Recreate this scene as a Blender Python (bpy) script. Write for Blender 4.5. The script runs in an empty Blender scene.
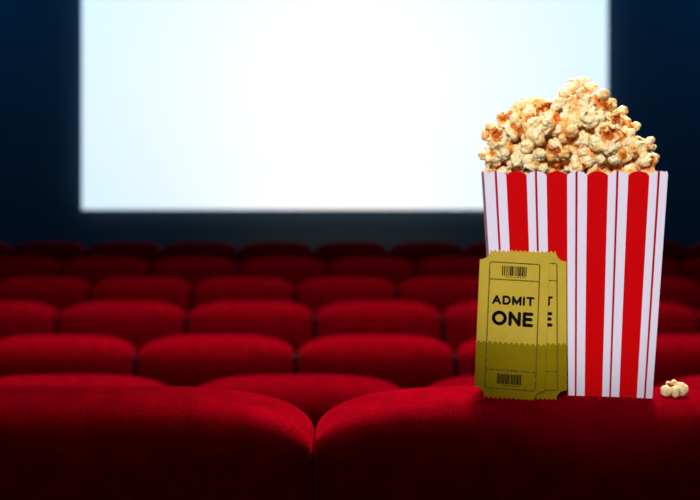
import bpy, bmesh, math, random
import numpy as np
from mathutils import Vector, Matrix, noise
from mathutils.bvhtree import BVHTree

S = bpy.context.scene
COL = S.collection
R = math.radians
F = 920.0            # focal length in pixels of the 700 px wide frame
HZ = 165.0           # image row of the horizon (level camera, vertical lens shift)
EYE = Vector((0.0, 0.0, 1.25))

# ------------------------------------------------------------------ camera
cd = bpy.data.cameras.new('camera')
cam = bpy.data.objects.new('camera', cd); COL.objects.link(cam)
cam.location = EYE; cam.rotation_euler = (R(90), 0, 0)
cd.sensor_width = 36.0; cd.lens = F / 700 * 36.0
cd.shift_y = -(250 - HZ) / 700
cd.clip_start = 0.02; cd.clip_end = 60
cd.dof.use_dof = True; cd.dof.focus_distance = 0.975
cd.dof.aperture_fstop = cd.lens / 1000 / 0.0112
S.camera = cam

# ------------------------------------------------------------------ world, exposure
w = bpy.data.worlds.new('world'); S.world = w; w.use_nodes = True
w.node_tree.nodes['Background'].inputs[0].default_value = (0.25, 0.45, 1.0, 1)
w.node_tree.nodes['Background'].inputs[1].default_value = 0.0
S.view_settings.view_transform = 'Standard'; S.view_settings.look = 'None'
S.view_settings.exposure = 0.0; S.view_settings.gamma = 1.0
S.view_settings.use_curve_mapping = False
S.cycles.use_denoising = True

# ------------------------------------------------------------------ lamps of the auditorium and added fill lights
def aim(o, target):
    d = Vector(target) - o.location
    o.rotation_euler = d.to_track_quat('-Z', 'Y').to_euler()

def area(name, loc, target, sx, sy, power, color, spread=180):
    l = bpy.data.lights.new(name, 'AREA'); l.shape = 'RECTANGLE'
    l.size = sx; l.size_y = sy; l.energy = power; l.color = color; l.spread = R(spread)
    o = bpy.data.objects.new(name, l); COL.objects.link(o); o.location = loc; aim(o, target)
    return o

def spot(name, loc, target, angle, blend, power, color, radius, sc=(1, 1, 1)):
    l = bpy.data.lights.new(name, 'SPOT'); l.spot_size = R(angle); l.spot_blend = blend
    l.energy = power; l.color = color; l.shadow_soft_size = radius
    o = bpy.data.objects.new(name, l); COL.objects.link(o); o.location = loc; aim(o, target)
    o.scale = sc
    return o

WARM = (1.0, 0.93, 0.86)
# ceiling lamp over the nearer rows
area('house_light_near', (0.0, 2.75, 4.2), (0.0, 2.75, 0), 3.6, 1.3, 90, WARM, 89)
area('far_row_fill', (0.0, 4.7, 4.3), (0.0, 4.9, 0), 3.6, 0.6, 3.5, WARM, 100)  # added fill that lifts the far rows
# fill light added behind the viewer to lift the backs of the seats
area('seat_back_fill', (0.0, -1.2, 4.4), (0.0, 2.6, 0.6), 3.0, 0.5, 11, WARM, 110)
# ceiling spot on the screen side of the front row, it throws the box's shadow back over the seat
spot('aisle_spot', (0.75, 3.0, 3.3), (0.12, 1.02, 1.0), 14, 0.9, 1050, WARM, 0.14)
# fill spot added behind the viewer to brighten the box and popcorn
spot('front_fill_spot', (-1.0, -2.6, 3.1), (0.255, 1.02, 1.232), 7.0, 0.6, 710, (1.0, 0.925, 0.92), 0.06)
# added blue fills tint the far wall, an added warm one below the screen
area('wall_fill_left', (-4.6, 7.9, 4.3), (-4.4, 10.0, 1.6), 2.4, 0.4, 32, (0.02, 0.5, 1.0))
area('wall_fill_right', (4.6, 7.9, 4.3), (4.4, 10.0, 1.6), 2.4, 0.4, 32, (0.02, 0.5, 1.0))
area('under_screen_fill', (0.0, 9.3, 0.25), (0.0, 10.15, 0.65), 2.4, 0.1, 4.2, (1.0, 0.56, 0.26))

# ------------------------------------------------------------------ helpers
def P(x, y, Y):
    """point that stands Y metres ahead of the eye and projects to pixel (x, y)"""
    return Vector(((x - 350) / F * Y, Y, EYE.z - (y - HZ) / F * Y))

def link(name, mesh, mats, parent=None, smooth=False):
    o = bpy.data.objects.new(name, mesh); COL.objects.link(o)
    for m in (mats if isinstance(mats, (list, tuple)) else [mats]):
        if m and m.name not in [q.name for q in mesh.materials if q]:
            mesh.materials.append(m)
    if smooth:
        for p in mesh.polygons: p.use_smooth = True
    if parent: o.parent = parent
    return o

def from_bm(name, bm, mats, parent=None, smooth=False):
    me = bpy.data.meshes.new(name); bmesh.ops.recalc_face_normals(bm, faces=bm.faces)
    bm.to_mesh(me); bm.free()
    return link(name, me, mats, parent, smooth)

def tag(o, label, cat, group=None, kind=None):
    if label: o['label'] = label
    if cat: o['category'] = cat
    if group: o['group'] = group
    if kind: o['kind'] = kind
    return o

def empty(name, loc):
    o = bpy.data.objects.new(name, None); COL.objects.link(o); o.location = loc
    o.empty_display_size = 0.05
    return o

def box(bm, c, s, bev=0.0, seg=3):
    r = bmesh.ops.create_cube(bm, size=1.0)
    for v in r['verts']:
        v.co = Vector((v.co.x * s[0] + c[0], v.co.y * s[1] + c[1], v.co.z * s[2] + c[2]))
    if bev:
        es = list({e for v in r['verts'] for e in v.link_edges})
        bmesh.ops.bevel(bm, geom=es, offset=bev, segments=seg, profile=0.5, affect='EDGES')

class Mat:
    def __init__(self, name):
        self.m = bpy.data.materials.new(name); self.m.use_nodes = True
        self.t = self.m.node_tree; self.b = self.t.nodes['Principled BSDF']
    def n(self, kind, **kw):
        nd = self.t.nodes.new(kind)
        for k, v in kw.items(): setattr(nd, k, v)
        return nd
    def l(self, a, b): self.t.links.new(a, b)
    def math(self, op, a, b=None):
        nd = self.n('ShaderNodeMath', operation=op)
        for i, v in enumerate((a, b)):
            if v is None: continue
            if isinstance(v, (int, float)): nd.inputs[i].default_value = v
            else: self.l(v, nd.inputs[i])
        return nd.outputs[0]
    def mix(self, f, a, b):
        nd = self.n('ShaderNodeMix', data_type='RGBA')
        for s, v in ((nd.inputs[0], f), (nd.inputs[6], a), (nd.inputs[7], b)):
            if isinstance(v, (int, float)): s.default_value = v
            elif isinstance(v, tuple): s.default_value = (*v, 1)
            else: self.l(v, s)
        return nd.outputs[2]
    def noise(self, scale, detail=4, rough=0.6, coord='Object'):
        tc = self.n('ShaderNodeTexCoord'); nz = self.n('ShaderNodeTexNoise')
        nz.inputs['Scale'].default_value = scale; nz.inputs['Detail'].default_value = detail
        nz.inputs['Roughness'].default_value = rough
        self.l(tc.outputs[coord], nz.inputs['Vector'])
        return nz.outputs['Fac']
    def ramp(self, fac, lo, hi):
        mr = self.n('ShaderNodeMapRange'); mr.inputs['From Min'].default_value = lo
        mr.inputs['From Max'].default_value = hi; self.l(fac, mr.inputs['Value'])
        return mr.outputs['Result']
    def bump(self, h, strength, dist):
        b = self.n('ShaderNodeBump'); b.inputs['Strength'].default_value = strength
        b.inputs['Distance'].default_value = dist
        self.l(h, b.inputs['Height']); self.l(b.outputs['Normal'], self.b.inputs['Normal'])
    def set(self, **kw):
        for k, v in kw.items():
            s = self.b.inputs[k.replace('_', ' ')]
            if isinstance(v, tuple): s.default_value = (*v, 1) if len(v) == 3 and s.type == 'RGBA' else v
            elif isinstance(v, (int, float)): s.default_value = v
            else: self.l(v, s)
        return self

def plain(name, col, rough=0.6, vary=0.0, scale=20, spec=0.3):
    M = Mat(name); M.set(Roughness=rough, Specular_IOR_Level=spec)
    if vary:
        f = M.noise(scale)
        M.set(Base_Color=M.mix(f, tuple(c * (1 - vary) for c in col), tuple(min(1, c * (1 + vary)) for c in col)))
    else:
        M.set(Base_Color=col)
    return M.m

# ------------------------------------------------------------------ materials
def velvet():
    M = Mat('red_velvet')
    big = M.ramp(M.noise(26, 5, 0.65), 0.3, 0.7); fine = M.ramp(M.noise(420, 3, 0.7), 0.25, 0.75)
    f = M.math('ADD', M.math('MULTIPLY', big, 0.4), M.math('MULTIPLY', fine, 0.6))
    M.set(Base_Color=M.mix(f, (0.060, 0.0002, 0.0017), (0.275, 0.0006, 0.0064)), Roughness=0.85,
          Sheen_Weight=0.35, Sheen_Roughness=0.35, Sheen_Tint=(0.9, 0.003, 0.03), Specular_IOR_Level=0.0)
    M.bump(M.noise(460, 4, 0.75), 0.6, 0.0016)
    return M.m
VELVET = velvet()
DARKM = plain('black_seat_frame', (0.005, 0.003, 0.003), 0.9, 0.2, spec=0.02)
CARPET = plain('dark_carpet', (0.012, 0.010, 0.014), 0.95, 0.4, 60)
WALLM = plain('navy_wall_fabric', (0.022, 0.056, 0.098), 0.95, 0.08, 3)
SIDEM = plain('dark_side_wall', (0.006, 0.02, 0.045), 0.95, 0.1, 3)
CEILM = plain('black_ceiling', (0.012, 0.013, 0.016), 0.95, 0.2, 8)

def screen_mat():
    M = Mat('projected_light')
    tc = M.n('ShaderNodeTexCoord')
    mp = M.n('ShaderNodeMapping'); mp.inputs['Scale'].default_value = (0.31, 1, 0.36)
    mp.inputs['Location'].default_value = (0.0, 0, 0.05)
    M.l(tc.outputs['Object'], mp.inputs['Vector'])
    ln = M.n('ShaderNodeVectorMath', operation='LENGTH'); M.l(mp.outputs[0], ln.inputs[0])
    f = M.ramp(ln.outputs['Value'], 0.25, 0.95)
    c = M.mix(f, (1.0, 1.0, 1.0), (0.71, 0.88, 1.0))
    M.set(Base_Color=(0.8, 0.8, 0.8), Roughness=0.9, Emission_Color=c, Emission_Strength=1.0)
    return M.m

def stripes():
    M = Mat('striped_card')
    uv = M.n('ShaderNodeUVMap'); uv.uv_map = 'uv'
    sp = M.n('ShaderNodeSeparateXYZ'); M.l(uv.outputs[0], sp.inputs[0]); u = sp.outputs[0]
    per = 0.2218
    wide = M.math('LESS_THAN', M.math('FLOORED_MODULO', M.math('SUBTRACT', u, 0.1225), per), 0.1130)
    thin = M.math('LESS_THAN', M.math('FLOORED_MODULO', M.math('SUBTRACT', u, 0.0583), per), 0.0125)
    inner = M.math('GREATER_THAN', u, 0.05)
    wide = M.math('MULTIPLY', wide, inner)
    c = M.mix(wide, (0.77, 0.755, 0.91), (0.60, 0.0012, 0.0030))
    c = M.mix(thin, c, (0.42, 0.004, 0.012))
    M.set(Base_Color=c, Roughness=0.7, Specular_IOR_Level=0.03)
    M.bump(M.noise(900, 2, 0.5), 0.06, 0.0004)
    return M.m

def popcorn_mat():
    M = Mat('popped_corn')
    at = M.n('ShaderNodeAttribute'); at.attribute_name = 'butter'
    oi = M.n('ShaderNodeObjectInfo')
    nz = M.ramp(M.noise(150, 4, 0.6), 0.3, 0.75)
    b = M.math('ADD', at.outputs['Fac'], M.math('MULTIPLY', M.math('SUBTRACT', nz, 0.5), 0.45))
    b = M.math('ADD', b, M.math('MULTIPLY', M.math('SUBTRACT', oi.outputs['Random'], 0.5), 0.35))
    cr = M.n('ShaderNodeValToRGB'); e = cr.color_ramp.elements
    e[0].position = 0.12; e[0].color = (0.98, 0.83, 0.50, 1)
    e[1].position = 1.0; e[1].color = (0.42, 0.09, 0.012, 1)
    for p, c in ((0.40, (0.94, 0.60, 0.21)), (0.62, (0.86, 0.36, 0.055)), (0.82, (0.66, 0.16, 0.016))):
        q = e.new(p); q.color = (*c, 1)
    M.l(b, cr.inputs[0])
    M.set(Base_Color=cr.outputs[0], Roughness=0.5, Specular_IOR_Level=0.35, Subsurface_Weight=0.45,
          Subsurface_Scale=0.005, Subsurface_Radius=(1.0, 0.45, 0.15))
    M.bump(M.noise(700, 3, 0.6), 0.1, 0.0005)
    return M.m
POP = popcorn_mat()
HULL = plain('brown_hull', (0.20, 0.045, 0.012), 0.3, 0.4, 200)

def gold(name, c):
    M = Mat(name)
    f = M.ramp(M.noise(60, 5, 0.65), 0.3, 0.7)
    M.set(Base_Color=M.mix(f, tuple(k * 0.93 for k in c), tuple(k * 1.05 for k in c)), Roughness=0.6,
          Specular_IOR_Level=0.02)
    return M.m
GOLD = gold('gold_card', (0.50, 0.375, 0.042))
OLIVE = gold('olive_card', (0.245, 0.180, 0.0024))
def worn_ink():
    M = Mat('worn_olive_ink')
    f = M.ramp(M.noise(420, 4, 0.7), 0.42, 0.60)
    M.set(Base_Color=M.mix(f, (0.035, 0.025, 0.002), (0.23, 0.17, 0.02)), Roughness=0.7, Specular_IOR_Level=0.1)
    return M.m
WORN = worn_ink()
INK = plain('black_ink', (0.006, 0.005, 0.004), 0.6, spec=0.02)

# ------------------------------------------------------------------ rows of seats: pixel spacing, top row, gap pixels
ROWS = [  # spacing px, crown y px, one gap x px, first..last seat index right of that gap
    (512, 386.0, 311.5, -1, 0),
    (240, 374.5, 176.0, -1, 2),
    (162, 334.5, 295.0, -2, 2),
    (129.5, 301.0, 314.0, -3, 3),
    (103, 277.0, 294.5, -3, 3),
    (89.5, 257.5, 327, -4, 4),
    (76, 242.0, 313, -5, 5),
]
PITCH = 0.55
rows = []
for s, y, g, i0, i1 in ROWS:
    Y = F * PITCH / s
    Yc = Y + 0.1036
    top = EYE.z - (y - HZ) / F * Yc + 0.0017
    rows.append((Y, top, (g - 350) / F * Y, i0, i1))

# ------------------------------------------------------------------ room shell
X0, X1, Y0, Y1, ZC = -6.2, 6.2, -4.2, 10.15, 4.7
prof = [(Y0, 0.003), (rows[0][0] + 0.62, 0.003)]
for k in range(1, len(rows)):
    z = rows[k][1] - 1.0
    prof += [(prof[-1][0], z)]
    prof += [(rows[k][0] + 0.62, z) if k < len(rows) - 1 else (Y1, z)]
prof = [(y, z if i > 1 else rows[0][1] - 1.0) for i, (y, z) in enumerate(prof)]
bm = bmesh.new()
zb = -0.9
for i in range(len(prof) - 1):
    (ya, za), (yb, zb_) = prof[i], prof[i + 1]
    if abs(yb - ya) < 1e-6:
        continue
    box(bm, ((X0 + X1) / 2, (ya + yb) / 2, (za + zb) / 2), (X1 - X0, yb - ya, za - zb))
tag(from_bm('floor', bm, CARPET), None, None, kind='structure')
def slab(name, c, s, m):
    bm = bmesh.new(); box(bm, c, s)
    tag(from_bm(name, bm, m), None, None, kind='structure')
zm, zh = (ZC + zb) / 2, ZC - zb
slab('wall_far', ((X0 + X1) / 2, Y1 + 0.1, zm), (X1 - X0 + 0.4, 0.2, zh), WALLM)
slab('wall_rear', ((X0 + X1) / 2, Y0 - 0.1, zm), (X1 - X0 + 0.4, 0.2, zh), SIDEM)
slab('wall_left', (X0 - 0.1, (Y0 + Y1) / 2, zm), (0.2, Y1 - Y0, zh), SIDEM)
slab('wall_right', (X1 + 0.1, (Y0 + Y1) / 2, zm), (0.2, Y1 - Y0, zh), SIDEM)
slab('ceiling', ((X0 + X1) / 2, (Y0 + Y1) / 2, ZC + 0.1), (X1 - X0 + 0.4, Y1 - Y0 + 0.4, 0.2), CEILM)

# ------------------------------------------------------------------ the screen
YS = 10.0
a, b = P(82, 209.5, YS), P(607.5, 209.5, YS)
W_, H_ = b.x - a.x, (b.x - a.x) * 9 / 16
bm = bmesh.new(); box(bm, (0, 0.07, 0), (W_, 0.14, H_))
scr = from_bm('cinema_screen', bm, screen_mat())
scr.location = ((a.x + b.x) / 2, YS, a.z + H_ / 2)
tag(scr, 'large blank glowing white cinema screen on the dark blue far wall', 'screen')

# ------------------------------------------------------------------ seats
def back_mesh(name, W, T=0.14, b=0.054, nf=3.8, bs=0.065, ns=4.0, recline=0.16, bulge=0.045, top=1.0, drop=0.62):
    p = 6.0; N = 112
    hs = [b * 1.6 * (k / 40) ** 2.0 for k in range(41)]
    hs[0] = 0.000012
    hs += [hs[-1] + (drop - hs[-1]) * (k / 24) for k in range(1, 25)]
    bm = bmesh.new(); prev = None
    for h in hs:
        a_ = 0.5 * W * (1 - (1 - min(h / b, 1)) ** 2) ** (1 / nf)
        d_ = 0.5 * T * (1 - (1 - min(h / bs, 1)) ** 2) ** (1 / ns)
        ring = []
        for i in range(N):
            t = 2 * math.pi * i / N
            c, s = math.cos(t), math.sin(t)
            r = (abs(c) ** p + abs(s) ** p) ** (-1 / p)
            ring.append(bm.verts.new((a_ * c * r, T / 2 + recline * h - bulge * (1 - math.exp(-h / 0.065)) + d_ * s * r, top - h)))
        if prev:
            for i in range(N):
                bm.faces.new((prev[i], ring[i], ring[(i + 1) % N], prev[(i + 1) % N]))
        else:
            for i in range(N // 2):       # ladder of quads across the crown
                q = [ring[i], ring[i + 1], ring[(N - i - 1) % N], ring[(N - i) % N]]
                q = list(dict.fromkeys(q))
                if len(q) > 2: bm.faces.new(q)
        prev = ring
    bm.faces.new(prev[::-1])
    bmesh.ops.recalc_face_normals(bm, faces=bm.faces)
    me = bpy.data.meshes.new(name); bm.to_mesh(me); bm.free()
    for q in me.polygons: q.use_smooth = True
    me.materials.append(VELVET)
    return me

def seat_proto(W, bulge, b=0.054, nf=3.8):
    back = back_mesh('backrest', W, bulge=bulge, b=b, nf=nf)
    parts = [('backrest', back)]
    bm = bmesh.new(); box(bm, (0, 0.45, 0.40), (W - 0.12, 0.42, 0.13), 0.045, 4)
    me = bpy.data.meshes.new('seat_cushion'); bm.to_mesh(me); bm.free(); me.materials.append(VELVET)
    for q in me.polygons: q.use_smooth = True
    parts.append(('seat_cushion', me))
    bm = bmesh.new(); box(bm, (0, 0.42, 0.166), (0.30, 0.16, 0.332), 0.01, 2)
    me = bpy.data.meshes.new('base'); bm.to_mesh(me); bm.free(); me.materials.append(DARKM)
    parts.append(('base', me))
    for sx in (-1, 1):
        bm = bmesh.new(); box(bm, (sx * (W / 2 - 0.029), 0.42, 0.56), (0.05, 0.38, 0.05), 0.018, 3)
        box(bm, (sx * (W / 2 - 0.029), 0.42, 0.43), (0.026, 0.30, 0.23))
        me = bpy.data.meshes.new('armrest'); bm.to_mesh(me); bm.free(); me.materials.append(DARKM)
        parts.append(('armrest', me))
    if W < 0.54:          # black slab standing in for the shade between this back and its neighbour
        bm = bmesh.new(); box(bm, (PITCH / 2, 0.090, 0.645), (PITCH - W - 0.0015, 0.125, 0.57), 0.004, 2)
        me = bpy.data.meshes.new('gap_shade_slab'); bm.to_mesh(me); bm.free(); me.materials.append(DARKM)
        parts.append(('gap_shade_slab', me))
    return parts
PROTO_NEAR, PROTO = seat_proto(0.5490, 0.022), seat_proto(0.528, 0.048, 0.060, 3.2)
ORD = ['first', 'second', 'third', 'fourth', 'fifth', 'sixth', 'seventh', 'eighth', 'ninth', 'tenth', 'eleventh',
       'twelfth', 'thirteenth', 'fourteenth', 'fifteenth', 'sixteenth', 'seventeenth', 'eighteenth', 'nineteenth', 'twentieth',
       'twenty-first', 'twenty-second', 'twenty-third', 'twenty-fourth', 'twenty-fifth']
ROWNAME = ['nearest row', 'second row', 'third row', 'fourth row', 'fifth row', 'sixth row', 'farthest row']
for k, (Y, top, gx, i0, i1) in enumerate(rows):
    right = 0
    for j, i in enumerate(range(i0, i1 + 1)):
        e = empty('theatre_chair', (gx + (i + 0.5) * PITCH, Y, top - 1.0))
        for nm, me in (PROTO_NEAR if k == 0 else PROTO):
            o = bpy.data.objects.new(nm, me); COL.objects.link(o); o.parent = e
        if k == 0:
            lab = ('red velvet cinema seat in the nearest row, left of the seam, nothing on it',
                   'red velvet cinema seat in the nearest row, carrying the striped popcorn box')[j]
        else:
            xl = 350 + F * (gx + i * PITCH) / Y; xr = xl + F * PITCH / Y     # where it shows beside the box
            rn = ROWNAME[k] + ('' if k == 6 else ' from the camera')
            if k >= 2 and xl > 488 and xr < 656:
                lab = 'red velvet seat in the %s, behind the striped popcorn box' % rn
            elif k >= 2 and xl > 488:
                right = right + 1
                lab = ('red velvet seat in the %s, just right of the striped box' if right == 1 else
                       'red velvet seat at the right picture edge in the %s') % rn
            else:
                lab = 'red velvet cinema seat, %s from the left in the %s' % (ORD[j], rn)
        tag(e, lab, 'seat', 'red cinema seats in rows')

# ------------------------------------------------------------------ the striped box
ZT = rows[0][1]                                  # crown of the front row
YAW = R(-6.3)
BW, TW, BD, TD = 0.1708, 0.2028, 0.085, 0.096     # widths and depths at foot and rim
BH = 0.2515
YF = rows[0][0] + 0.050                          # front edge of the box's foot
BC = Vector(((579.0 - 350) / F * YF, YF + BD / 2 + 0.002, ZT - 0.0030))   # centre of the foot
def box_face(bm, uvl, p0, p1, q0, q1, n=108, m=24, rim=0.0052):
    """panel from foot corners p0,p1 to rim corners q0,q1 with a scalloped top"""
    grid = []
    for j in range(m + 1):
        v = j / m; row = []
        for i in range(n + 1):
            u = i / n
            a_ = p0.lerp(p1, u); b_ = q0.lerp(q1, u)
            ph = ((u - 0.1793) / 0.1109 + 0.5) % 1.0 - 0.5
            sc = rim * (math.sqrt(max(0, 1 - (ph * 1.9) ** 2)) - 0.31) / 0.69
            c = a_.lerp(b_, v); c = c + Vector((0, 0, sc * v ** 8))
            row.append((bm.verts.new(c), u, v))
        grid.append(row)
    for j in range(m):
        for i in range(n):
            q = (grid[j][i], grid[j][i + 1], grid[j + 1][i + 1], grid[j + 1][i])
            f = bm.faces.new([x[0] for x in q])
            for lp, x in zip(f.loops, q): lp[uvl].uv = (x[1], x[2])
bm = bmesh.new(); uvl = bm.loops.layers.uv.new('uv')
def ring(w_, d_, z): return [Vector((-w_ / 2, -d_ / 2, z)), Vector((w_ / 2, -d_ / 2, z)), Vector((w_ / 2, d_ / 2, z)), Vector((-w_ / 2, d_ / 2, z))]
f_, t_ = ring(BW, BD, 0), ring(TW, TD, BH)
for i in range(4):
    box_face(bm, uvl, f_[i], f_[(i + 1) % 4], t_[i], t_[(i + 1) % 4])
fb = bm.faces.new([bm.verts.new(v) for v in f_[::-1]])
bmesh.ops.remove_doubles(bm, verts=bm.verts, dist=1e-5)
carton = from_bm('popcorn_box', bm, stripes())
sol = carton.modifiers.new('card', 'SOLIDIFY'); sol.thickness = 0.0007; sol.offset = -1
carton.location = BC; carton.rotation_euler = (0, 0, YAW)
tag(carton, 'red and white striped scalloped popcorn box standing on the nearest seat', 'popcorn box')
BM = Matrix.Translation(BC) @ Matrix.Rotation(YAW, 4, 'Z')

# ------------------------------------------------------------------ tickets
TWD, THT, TTH = 0.0778, 0.1660, 0.0006
def ticket_outline():
    """closed outline in ticket coordinates (x right, z up), with concave corners and bitten ends; also the tear line"""
    w_, h_, r = TWD / 2, THT, 0.0118
    pts = []
    def bites(xa, xb, z, sgn, n):
        out = []; st = (xb - xa) / n
        for k in range(n):
            c = xa + (k + 0.5) * st; rr = abs(st) * 0.38
            out.append((xa + k * st, z))
            for q in range(7):
                t = math.pi * q / 6
                out.append((c - math.cos(t) * rr * (1 if st > 0 else -1), z - sgn * math.sin(t) * rr * 1.0))
        out.append((xb, z)); return out
    def corner(cx, cz, a0, a1):
        return [(cx + r * math.cos(R(a0 + (a1 - a0) * k / 10)), cz + r * math.sin(R(a0 + (a1 - a0) * k / 10))) for k in range(11)]
    tear_z = THT * 0.368
    tear = bites(-w_, w_, tear_z, -1, 13)
    top = [(w_, tear_z)] + corner(w_, h_, 270, 180) + bites(w_ - r, -w_ + r, h_, 1, 11)[1:-1] + corner(-w_, h_, 360, 270) + tear[:-1]
    bot = [(-w_, tear_z)] + corner(-w_, 0, 90, 0) + bites(-w_ + r, w_ - r, 0, -1, 11)[1:-1] + corner(w_, 0, 180, 90) + tear[::-1][:-1]
    return top, bot
def dedupe(p):
    out = []
    for q in p:
        if not out or (abs(q[0] - out[-1][0]) + abs(q[1] - out[-1][1])) > 1e-6: out.append(q)
    if abs(out[0][0] - out[-1][0]) + abs(out[0][1] - out[-1][1]) < 1e-6: out.pop()
    return out
def slab_poly(bm, poly, y0, y1):
    fr = [bm.verts.new((x, y0, z)) for x, z in poly]; bk = [bm.verts.new((x, y1, z)) for x, z in poly]
    fs = [bm.faces.new(fr), bm.faces.new(bk[::-1])]
    for i in range(len(poly)):
        j = (i + 1) % len(poly); bm.faces.new((fr[i], bk[i], bk[j], fr[j]))
    bmesh.ops.triangulate(bm, faces=fs)
def bar(bm, x0, z0, x1, z1, y0=-0.00012, y1=0.00002):
    box(bm, ((x0 + x1) / 2, (y0 + y1) / 2, (z0 + z1) / 2), (abs(x1 - x0), y1 - y0, abs(z1 - z0)))
def strokes(body):
    """plump sans capitals: each letter is (advance width, list of polylines) on a cap height of 1"""
    arc = lambda cx, cz, rx, rz, a0, a1, n=16: [(cx + rx * math.cos(R(a0 + (a1 - a0) * k / n)), cz + rz * math.sin(R(a0 + (a1 - a0) * k / n))) for k in range(n + 1)]
    L = {'A': (0.82, [[(0, 0), (0.41, 1), (0.82, 0)], [(0.17, 0.32), (0.65, 0.32)]]),
         'D': (0.72, [[(0, 0), (0, 1), (0.30, 1)] + arc(0.30, 0.5, 0.42, 0.5, 90, -90) + [(0, 0)]]),
         'M': (0.86, [[(0, 0), (0, 1), (0.43, 0.12), (0.86, 1), (0.86, 0)]]),
         'I': (0.0, [[(0, 0), (0, 1)]]), 'T': (0.70, [[(0, 1), (0.70, 1)], [(0.35, 1), (0.35, 0)]]),
         'O': (0.92, [arc(0.46, 0.5, 0.46, 0.5, 0, 360, 32)]),
         'N': (0.72, [[(0, 0), (0, 1), (0.72, 0), (0.72, 1)]]),
         'E': (0.58, [[(0.58, 0), (0, 0), (0, 1), (0.58, 1)], [(0, 0.52), (0.52, 0.52)]])}
    x, out = 0.0, []
    for ch in body:
        adv, ps = L[ch]
        out += [[(x + px, pz) for px, pz in p] for p in ps]
        x += adv + 0.40
    return out
def text_mesh(body, width, height, wt):
    """lettering drawn with round-ended strokes of thickness wt, filling width x height"""
    ps = strokes(body); bm = bmesh.new()
    xm = max(q[0] for p in ps for q in p)
    sx, sz = (width - wt) / xm, height - wt
    y0, y1 = -0.00014, 0.00002
    def prism(pts):
        a_ = [bm.verts.new((x, y0, z)) for x, z in pts]; b_ = [bm.verts.new((x, y1, z)) for x, z in pts]
        bm.faces.new(a_); bm.faces.new(b_[::-1])
        for i in range(len(pts)):
            j = (i + 1) % len(pts); bm.faces.new((a_[i], b_[i], b_[j], a_[j]))
    for p in ps:
        p = [(x * sx - width / 2 + wt / 2, z * sz + wt / 2) for x, z in p]
        for (xa, za), (xb, zb_) in zip(p[:-1], p[1:]):
            an = math.atan2(zb_ - za, xb - xa); h = wt / 2
            prism([(xa + h * math.cos(an + t), za + h * math.sin(an + t)) for t in [math.pi / 2 + math.pi * k / 6 for k in range(7)]] +
                  [(xb + h * math.cos(an + t), zb_ + h * math.sin(an + t)) for t in [-math.pi / 2 + math.pi * k / 6 for k in range(7)]])
    bmesh.ops.recalc_face_normals(bm, faces=bm.faces)
    me = bpy.data.meshes.new('lettering'); bm.to_mesh(me); bm.free()
    return me
def ticket(label, loc, rot):
    top, bot = (dedupe(q) for q in ticket_outline())
    e = empty('admission_ticket', loc); e.rotation_euler = rot
    tag(e, label, 'ticket', 'admission tickets against the box')
    bm = bmesh.new(); slab_poly(bm, top, 0, TTH); from_bm('ticket_face', bm, GOLD, e)
    bm = bmesh.new(); slab_poly(bm, bot, 0, TTH); s = from_bm('stub', bm, OLIVE, e); s['label'] = 'darker olive lower stub of the ticket'
    px = TWD / 70.0                                   # one photograph pixel on the ticket
    # frame line
    bm = bmesh.new(); t = 1.2 * px
    xl, xr, zt, zb = -25.2 * px, 26.2 * px, THT - 12.0 * px, 9.6 * px
    rr = 2.5 * px
    def rl(i):
        out = []
        for cx, cz, a0 in ((xr - rr, zt - rr, 0), (xl + rr, zt - rr, 90), (xl + rr, zb + rr, 180), (xr - rr, zb + rr, 270)):
            for k in range(7):
                an = R(a0 + 15 * k); out.append((cx + (rr - i) * math.cos(an), cz + (rr - i) * math.sin(an)))
        return out
    o_, i_ = rl(0), rl(t)
    vo = [bm.verts.new((x, -0.0001, z)) for x, z in o_]; vi = [bm.verts.new((x, -0.0001, z)) for x, z in i_]
    for k in range(len(vo)):
        j = (k + 1) % len(vo); bm.faces.new((vo[k], vo[j], vi[j], vi[k]))
    r_ = bmesh.ops.extrude_face_region(bm, geom=bm.faces[:])
    for v in r_['geom']:
        if isinstance(v, bmesh.types.BMVert): v.co.y = 0.00002
    bar(bm, xl, zt - 18.5 * px, xr, zt - 18.5 * px + t); bar(bm, xl, zb + 18.5 * px, xr, zb + 18.5 * px + t)
    from_bm('frame_line', bm, WORN, e)
    # bar codes: bars of uneven width with a row of tiny ticks under them
    rnd = random.Random(5)
    for zc, xc in ((zt - 9.4 * px, 0.3 * px), (zb + 9.8 * px, -0.4 * px)):
        bm = bmesh.new(); x = -12.5 * px
        while x < 12.2 * px:
            wb = rnd.choice((0.45, 0.7, 1.1, 1.5)) * px
            bar(bm, xc + x, zc - 4.4 * px, xc + x + wb, zc + 5.6 * px)
            x += wb + rnd.choice((0.4, 0.55, 0.8)) * px
        for k in range(7):
            bar(bm, xc + (-9 + k * 3) * px, zc - 6.2 * px, xc + (-7.6 + k * 3) * px, zc - 5.3 * px)
        from_bm('bar_code', bm, INK, e)
    for body, wd, ht, zc, wt in (('ADMIT', 42.5 * px, 9.4 * px, 94.2 * px, 2.3 * px), ('ONE', 41.5 * px, 14.8 * px, 73.2 * px, 3.5 * px)):
        o = link('lettering', text_mesh(body, wd, ht, wt), INK, e)
        o.location = (0.3 * px, 0, zc)
    return e
def on_seat(Y):  # height of the front seat's crown line this far ahead of the eye
    v = min(1, abs(Y - rows[0][0] - 0.07) / 0.07)
    return ZT - 0.065 * (1 - math.sqrt(1 - v ** 4))
def front(x):    # how far ahead the box's front panel stands at this x, near its foot
    return (BM @ Vector((0, -BD / 2, 0))).y + (x - BC.x) * math.tan(YAW)
def ticket_at(label, px_, py, gap, top, roll):
    Y = 0.98
    for _ in range(4): Y = front((px_ - 350) / F * Y) - gap
    return ticket(label, P(px_, py, Y), (-math.atan((gap - top) / THT), roll, YAW))
ticket_at('rear gold admission ticket tucked behind the other, only its right edge showing', 531.5, 399.8, 0.0185, 0.0050, R(0.3))
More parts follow.
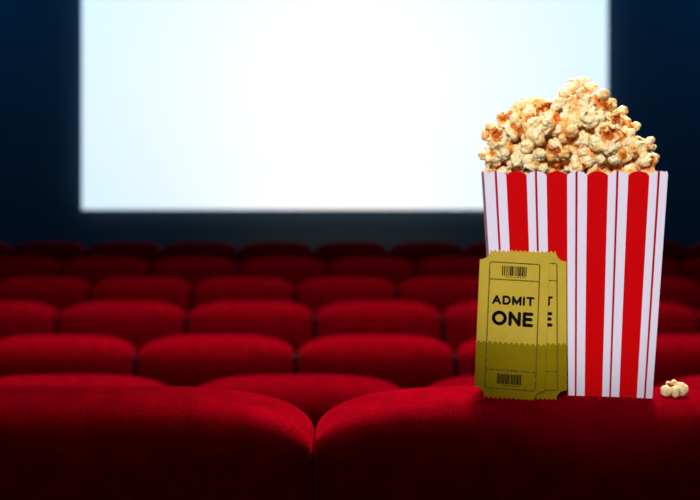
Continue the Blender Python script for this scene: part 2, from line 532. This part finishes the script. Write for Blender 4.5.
ticket_at('front gold admission ticket with all its lettering showing, left of the striped box', 509.0, 399.6, 0.0210, 0.0066, R(2.6))

# ------------------------------------------------------------------ popcorn
def unit(rs):
    v = rs.normal(size=3); return Vector(v / np.linalg.norm(v))
def remeshed(bm, voxel, smooth=2):
    """one continuous skin over overlapping solids"""
    me = bpy.data.meshes.new('popcorn'); bm.to_mesh(me); bm.free()
    o = bpy.data.objects.new('popcorn_source', me); COL.objects.link(o)
    q = o.modifiers.new('skin', 'REMESH'); q.mode = 'VOXEL'; q.voxel_size = voxel
    q = o.modifiers.new('soften', 'SMOOTH'); q.factor = 0.5; q.iterations = smooth
    bpy.context.view_layer.update()
    out = bpy.data.meshes.new_from_object(o.evaluated_get(bpy.context.evaluated_depsgraph_get()))
    bpy.data.objects.remove(o); bpy.data.meshes.remove(me)
    out.name = 'popcorn'
    for p in out.polygons: p.use_smooth = True
    return out
def blob(bm, c, s, rot=None):
    r_ = bmesh.ops.create_icosphere(bm, subdivisions=3, radius=1.0)
    M_ = Matrix.Translation(c) @ (rot or Matrix.Identity(4)) @ Matrix.Diagonal((*s, 1))
    for v in r_['verts']: v.co = M_ @ v.co
def bowl(bm, c, r, th, ax, ang, na=14, nb=26, rag=None):
    """a curled petal: a piece of thick shell open along ax"""
    q = ax.to_track_quat('Z', 'Y'); sh = []
    for k, rr in enumerate((r, r - th)):
        for i in range(na + 1):
            row = []
            for j in range(nb):
                a_ = 2 * math.pi * j / nb
                wob = 1 if rag is None else 1 + 0.42 * noise.noise(Vector((math.cos(a_) * 1.3 + rag, math.sin(a_) * 1.3, rag)))
                t = math.pi - ang * wob * i / na; r_j = rr * (1 + (0 if rag is None else 0.25 * noise.noise(Vector((math.cos(a_) * 1.1, math.sin(a_) * 1.1 + rag, t)))))
                row.append(bm.verts.new(c + q @ Vector((r_j * math.sin(t) * math.cos(a_), r_j * math.sin(t) * math.sin(a_), r_j * math.cos(t)))))
            sh.append(row)
    def skin(ra, rb, flip):
        for j in range(nb):
            f = (ra[j], ra[(j + 1) % nb], rb[(j + 1) % nb], rb[j])
            try: bm.faces.new(f[::-1] if flip else f)
            except ValueError: pass
    n = na + 1
    for i in range(na):
        skin(sh[i], sh[i + 1], True); skin(sh[n + i], sh[n + i + 1], False)
    skin(sh[na], sh[n + na], True)
def paint(me, fn):
    v = np.array([min(1.0, max(0.0, fn(p.co, p.normal))) for p in me.vertices], dtype=np.float32)
    at = me.attributes.new('butter', 'FLOAT', 'POINT'); at.data.foreach_set('value', v)
    me.materials.append(POP)
def pop_mesh(seed, size):
    rs = np.random.RandomState(seed); bm = bmesh.new()
    blob(bm, (0, 0, 0), (0.42, 0.40, 0.38))
    n = rs.randint(4, 7); dirs = []
    while len(dirs) < n:
        v = unit(rs)
        if all(v.dot(q) < 0.35 for q in dirs) or rs.rand() < 0.02: dirs.append(v)
    for d in dirs:
        q = rs.uniform(0.27, 0.46); e_ = Matrix.Rotation(rs.uniform(0, 6), 4, unit(rs))
        blob(bm, d * rs.uniform(0.42, 0.72), (q * rs.uniform(0.9, 1.3), q, q * rs.uniform(0.7, 1.0)), e_)
        if rs.rand() < 0.5: blob(bm, d * 0.62 + unit(rs) * 0.30, (q * 0.6, q * 0.55, q * 0.6))
    bowls = []
    for _ in range(rs.randint(1, 4)):
        d = unit(rs); ax = (d + unit(rs) * 0.5).normalized(); r = rs.uniform(0.42, 0.66); c = d * rs.uniform(0.40, 0.6)
        bowl(bm, c, r, 0.12, ax, R(rs.uniform(70, 112)), rag=float(rs.uniform(0, 50))); bowls.append((c, r, ax))
    me = remeshed(bm, 0.055, 2)
    off = Vector((seed * 7.3, seed * 1.7, 0))
    for v in me.vertices:
        p = v.co.copy(); v.co = p * (1 + 0.16 * noise.fractal(p * 2.6 + off, 0.9, 2.0, 2)) - v.normal * (0.075 * max(0, 0.22 - abs(noise.noise(p * 2.6 + off * 2))) / 0.22 - 0.03) + v.normal * 0.014 * noise.noise(p * 8 + off)
    me.update()
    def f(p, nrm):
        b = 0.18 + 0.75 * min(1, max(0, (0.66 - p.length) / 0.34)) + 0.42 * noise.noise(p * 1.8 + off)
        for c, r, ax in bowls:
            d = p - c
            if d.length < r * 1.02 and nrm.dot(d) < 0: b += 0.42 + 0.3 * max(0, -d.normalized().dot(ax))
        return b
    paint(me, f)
    ext = max(v.co.length for v in me.vertices) * 0.92
    for v in me.vertices: v.co = v.co / ext * size
    # hull: the brown skin of the kernel lying in the cup of a petal
    c, r, ax = bowls[0]
    bm = bmesh.new(); bowl(bm, c, r - 0.12, 0.03, ax, R(52), 8, 20)
    for v in bm.verts: v.co = v.co / ext * size
    bmesh.ops.recalc_face_normals(bm, faces=bm.faces)
    hm = bpy.data.meshes.new('hull'); bm.to_mesh(hm); bm.free()
    for q in hm.polygons: q.use_smooth = True
    hm.materials.append(HULL)
    return me, hm
NV = 14
SIZE = 0.0198
variants = [pop_mesh(100 + k, SIZE) for k in range(NV)]

# outline of the heap (photograph pixels -> metres above the rim) along the box's width
SIL = [(484, 160), (487, 144), (491, 121), (501, 106), (512, 99), (530, 96), (544, 94), (553, 88), (572, 85), (586, 75), (596, 76), (607, 91),
       (622, 107), (642, 127), (654, 145), (664, 152), (669, 160)]
mpp = 1.06 / F
sx_ = np.array([(p[0] - 571) * mpp for p in SIL]); sz_ = np.array([(172 - p[1]) * mpp for p in SIL])
def heap(x, y):
    """height of the heap's surface above the rim at box coordinates x, y"""
    q = abs(y) / (TD / 2 + 0.004)
    if q >= 1: return -1
    k = (1 - q ** 2.4) ** 0.55
    xx = x / (0.35 + 0.65 * (1 - q ** 3))
    h = float(np.interp(xx, sx_, sz_, left=-1, right=-1))
    return h * k if h > 0 else -1
rs = np.random.RandomState(13)
spots = []   # (point, outer?)
def try_put(p, dmin, outer):
    for q, _ in spots:
        if (q - p).length < dmin: return False
    spots.append((p, outer)); return True
INSET = 0.0085
for x, y, z in ((TW / 2 - 0.0200, -0.010, 0.006), (-TW / 2 + 0.0200, -0.010, 0.006), ((508 - 571) * mpp, -0.004, (172 - 114) * mpp), ((640 - 571) * mpp, -0.004, (172 - 140) * mpp)):
    try_put(Vector((x, y, z)), 0.0190, True)
# surface samples, shrunk inwards by about one piece
cand = []
while len(cand) < 24000:
    x, y = rs.uniform(-TW / 2, TW / 2), rs.uniform(-TD / 2, TD / 2)
    h = heap(x, y)
    if h < 0: continue
    z = rs.uniform(-0.012, h) if rs.rand() < 0.6 else h
    # distance to the surface, estimated with the gradient
    e_ = 0.002
    gx = (max(heap(x + e_, y), -.02) - max(heap(x - e_, y), -.02)) / (2 * e_); gy = (max(heap(x, y + e_), -.02) - max(heap(x, y - e_), -.02)) / (2 * e_)
    dist = (h - z) / math.sqrt(1 + gx * gx + gy * gy)
    mg = 0.0205 if z < 0.008 else (0.0150 if z < 0.016 else 0.0095)
    if abs(x) > TW / 2 - mg or abs(y) > TD / 2 - mg: continue
    cand.append((dist, x, y, z))
for dist, x, y, z in cand:
    if INSET - 0.001 < dist < INSET + 0.002: try_put(Vector((x, y, z)), 0.0192, True)
for dist, x, y, z in cand:
    if INSET + 0.010 < dist < 0.2: try_put(Vector((x, y, z)), 0.0180, False)
pieces = []
def put_popcorn(k, loc, rot, sc, hull=True):
    me, hm = variants[k]
    o = bpy.data.objects.new('popcorn', me); COL.objects.link(o)
    o.location = loc; o.rotation_euler = rot; o.scale = (sc, sc, sc)
    if hull:
        h = bpy.data.objects.new('hull', hm); COL.objects.link(h); h.parent = o
        h['label'] = 'brown hull'
    return o
for i, (p, outer) in enumerate(spots):
    o = put_popcorn(rs.randint(NV), BM @ (p + Vector((0, 0, BH))), tuple(rs.uniform(0, 2 * math.pi, 3)), rs.uniform(0.82, 1.12), rs.rand() < 0.55)
    pieces.append((o, outer))

# the loose piece beside the box: a mesh of its own, three plump lobes round a brown hull
def loose():
    bm = bmesh.new()
    for c, q in (((-8.6, -2.0, 7.6), (6.6, 5.6, 6.4)), ((-9.5, -2.6, 5.2), (5.0, 4.6, 5.0)), ((0.0, -5.6, 8.6), (5.6, 4.6, 5.2)), ((0.2, -6.0, 5.2), (4.0, 3.8, 4.8)),
                 ((8.6, 0.5, 8.0), (7.0, 5.6, 7.6)), ((12.2, 0.0, 9.0), (4.6, 4.4, 5.8)), ((8.4, 0.5, 13.5), (5.4, 3.4, 3.2)), ((2.0, 2.4, 9.0), (6.0, 5.0, 7.0)),
                 ((1.5, 3.0, 15.6), (3.6, 3.2, 3.6)), ((-5.0, 2.2, 14.2), (3.2, 3.0, 3.4))):
        blob(bm, Vector(c) / 1000, tuple(k / 1000 for k in q))
    me = remeshed(bm, 0.0007, 2)
    core = Vector((-0.002, -0.001, 0.0145))
    for v in me.vertices:
        p = v.co.copy(); v.co = p + v.normal * 0.0007 * noise.fractal(p * 240, 0.9, 2.0, 3)
    zmin = min(v.co.z for v in me.vertices)
    def f(p, nrm):
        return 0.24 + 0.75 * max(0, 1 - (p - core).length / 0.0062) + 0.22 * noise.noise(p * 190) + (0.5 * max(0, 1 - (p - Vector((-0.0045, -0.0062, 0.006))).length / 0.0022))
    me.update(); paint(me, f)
    for v in me.vertices: v.co.z -= zmin
    o = link('popcorn', me, [], None, True)
    bm = bmesh.new()
    for c, q, rz in (((-2.2, -1.6, 12.9), (2.6, 1.6, 2.2), 0.3), ((-5.4, -1.0, 14.2), (1.6, 1.5, 2.4), -0.4)):
        blob(bm, Vector(c) / 1000 - Vector((0, 0, zmin)), tuple(k / 1000 for k in q), Matrix.Rotation(rz, 4, 'Y'))
    h = from_bm('hull', bm, HULL, o, True); h['label'] = 'reddish brown hull'
    return o
lp = loose(); lp.scale = (1.04, 1.0, 1.0)
Yl = YF + 0.008
lp.location = (P(673.5, 397, Yl).x, Yl, on_seat(Yl) - 0.0030)
tag(lp, 'loose popped kernel lying on the nearest seat, right of the striped box', 'popcorn')

# ------------------------------------------------------------------ say which piece of the heap is which, from what the camera can see of each
bpy.context.view_layer.update()
vs, fs, own = [], [], []
for i, (o, outer) in enumerate(pieces):
    n0 = len(vs); mw = o.matrix_world
    vs += [mw @ v.co for v in o.data.vertices]
    for q in o.data.polygons:
        fs.append([n0 + k for k in q.vertices]); own.append(i)
rimz = BC.z + BH
n0 = len(vs); cs = [BM @ v for v in ring(BW, BD, 0)] + [BM @ v for v in ring(TW, TD, BH + 0.001)]
vs += cs
for i in range(4):
    fs.append([n0 + i, n0 + (i + 1) % 4, n0 + 4 + (i + 1) % 4, n0 + 4 + i]); own.append(-1)
tree = BVHTree.FromPolygons(vs, fs)
seen = {}
for py in range(68, 178):
    for px_ in range(476, 678):
        d = P(px_ + 0.5, py + 0.5, 1.0) - EYE
        hit = tree.ray_cast(EYE, d.normalized())
        if hit[2] is not None and own[hit[2]] >= 0: seen.setdefault(own[hit[2]], []).append((px_, py))
shown = [(i, sum(p[0] for p in v) / len(v), sum(p[1] for p in v) / len(v), len(v)) for i, v in seen.items() if len(v) >= 12]
GROUP = 'popcorn pieces heaped in the striped box'
shown.sort(key=lambda t: -t[2])
# layers of about equal height, from the rim up
layers = {}
for i, x, y, n in shown:
    layers.setdefault(min(5, int((174 - y) // 16.5)), []).append((x, i))
LNAME = ['heap layer just above the box rim', 'second heap layer above the box rim', 'third heap layer above the box rim',
         'fourth heap layer above the box rim', 'fifth heap layer above the box rim', 'topmost layer of the heap']
labelled = set()
for L, items in layers.items():
    items.sort()
    for j, (x, i) in enumerate(items):
        nm = ORD[j] + ' from the left' if len(items) > 1 else 'alone'
        tag(pieces[i][0], 'popcorn piece %s in the %s' % (nm, LNAME[L]), 'popcorn', GROUP)
        labelled.add(i)
hid = 0
for i, (o, outer) in enumerate(pieces):
    if i in labelled: continue
    back = (BM.inverted() @ o.location).y > 0.012
    if i in seen or (outer and back):
        hid += 1
        tag(o, 'popcorn piece mostly hidden behind others on the far side of the heap', 'popcorn', GROUP)
    else:
        for c in list(o.children): bpy.data.objects.remove(c)
        bpy.data.objects.remove(o)
print('popcorn: spots', len(spots), 'labelled', len(labelled), 'far side', hid)
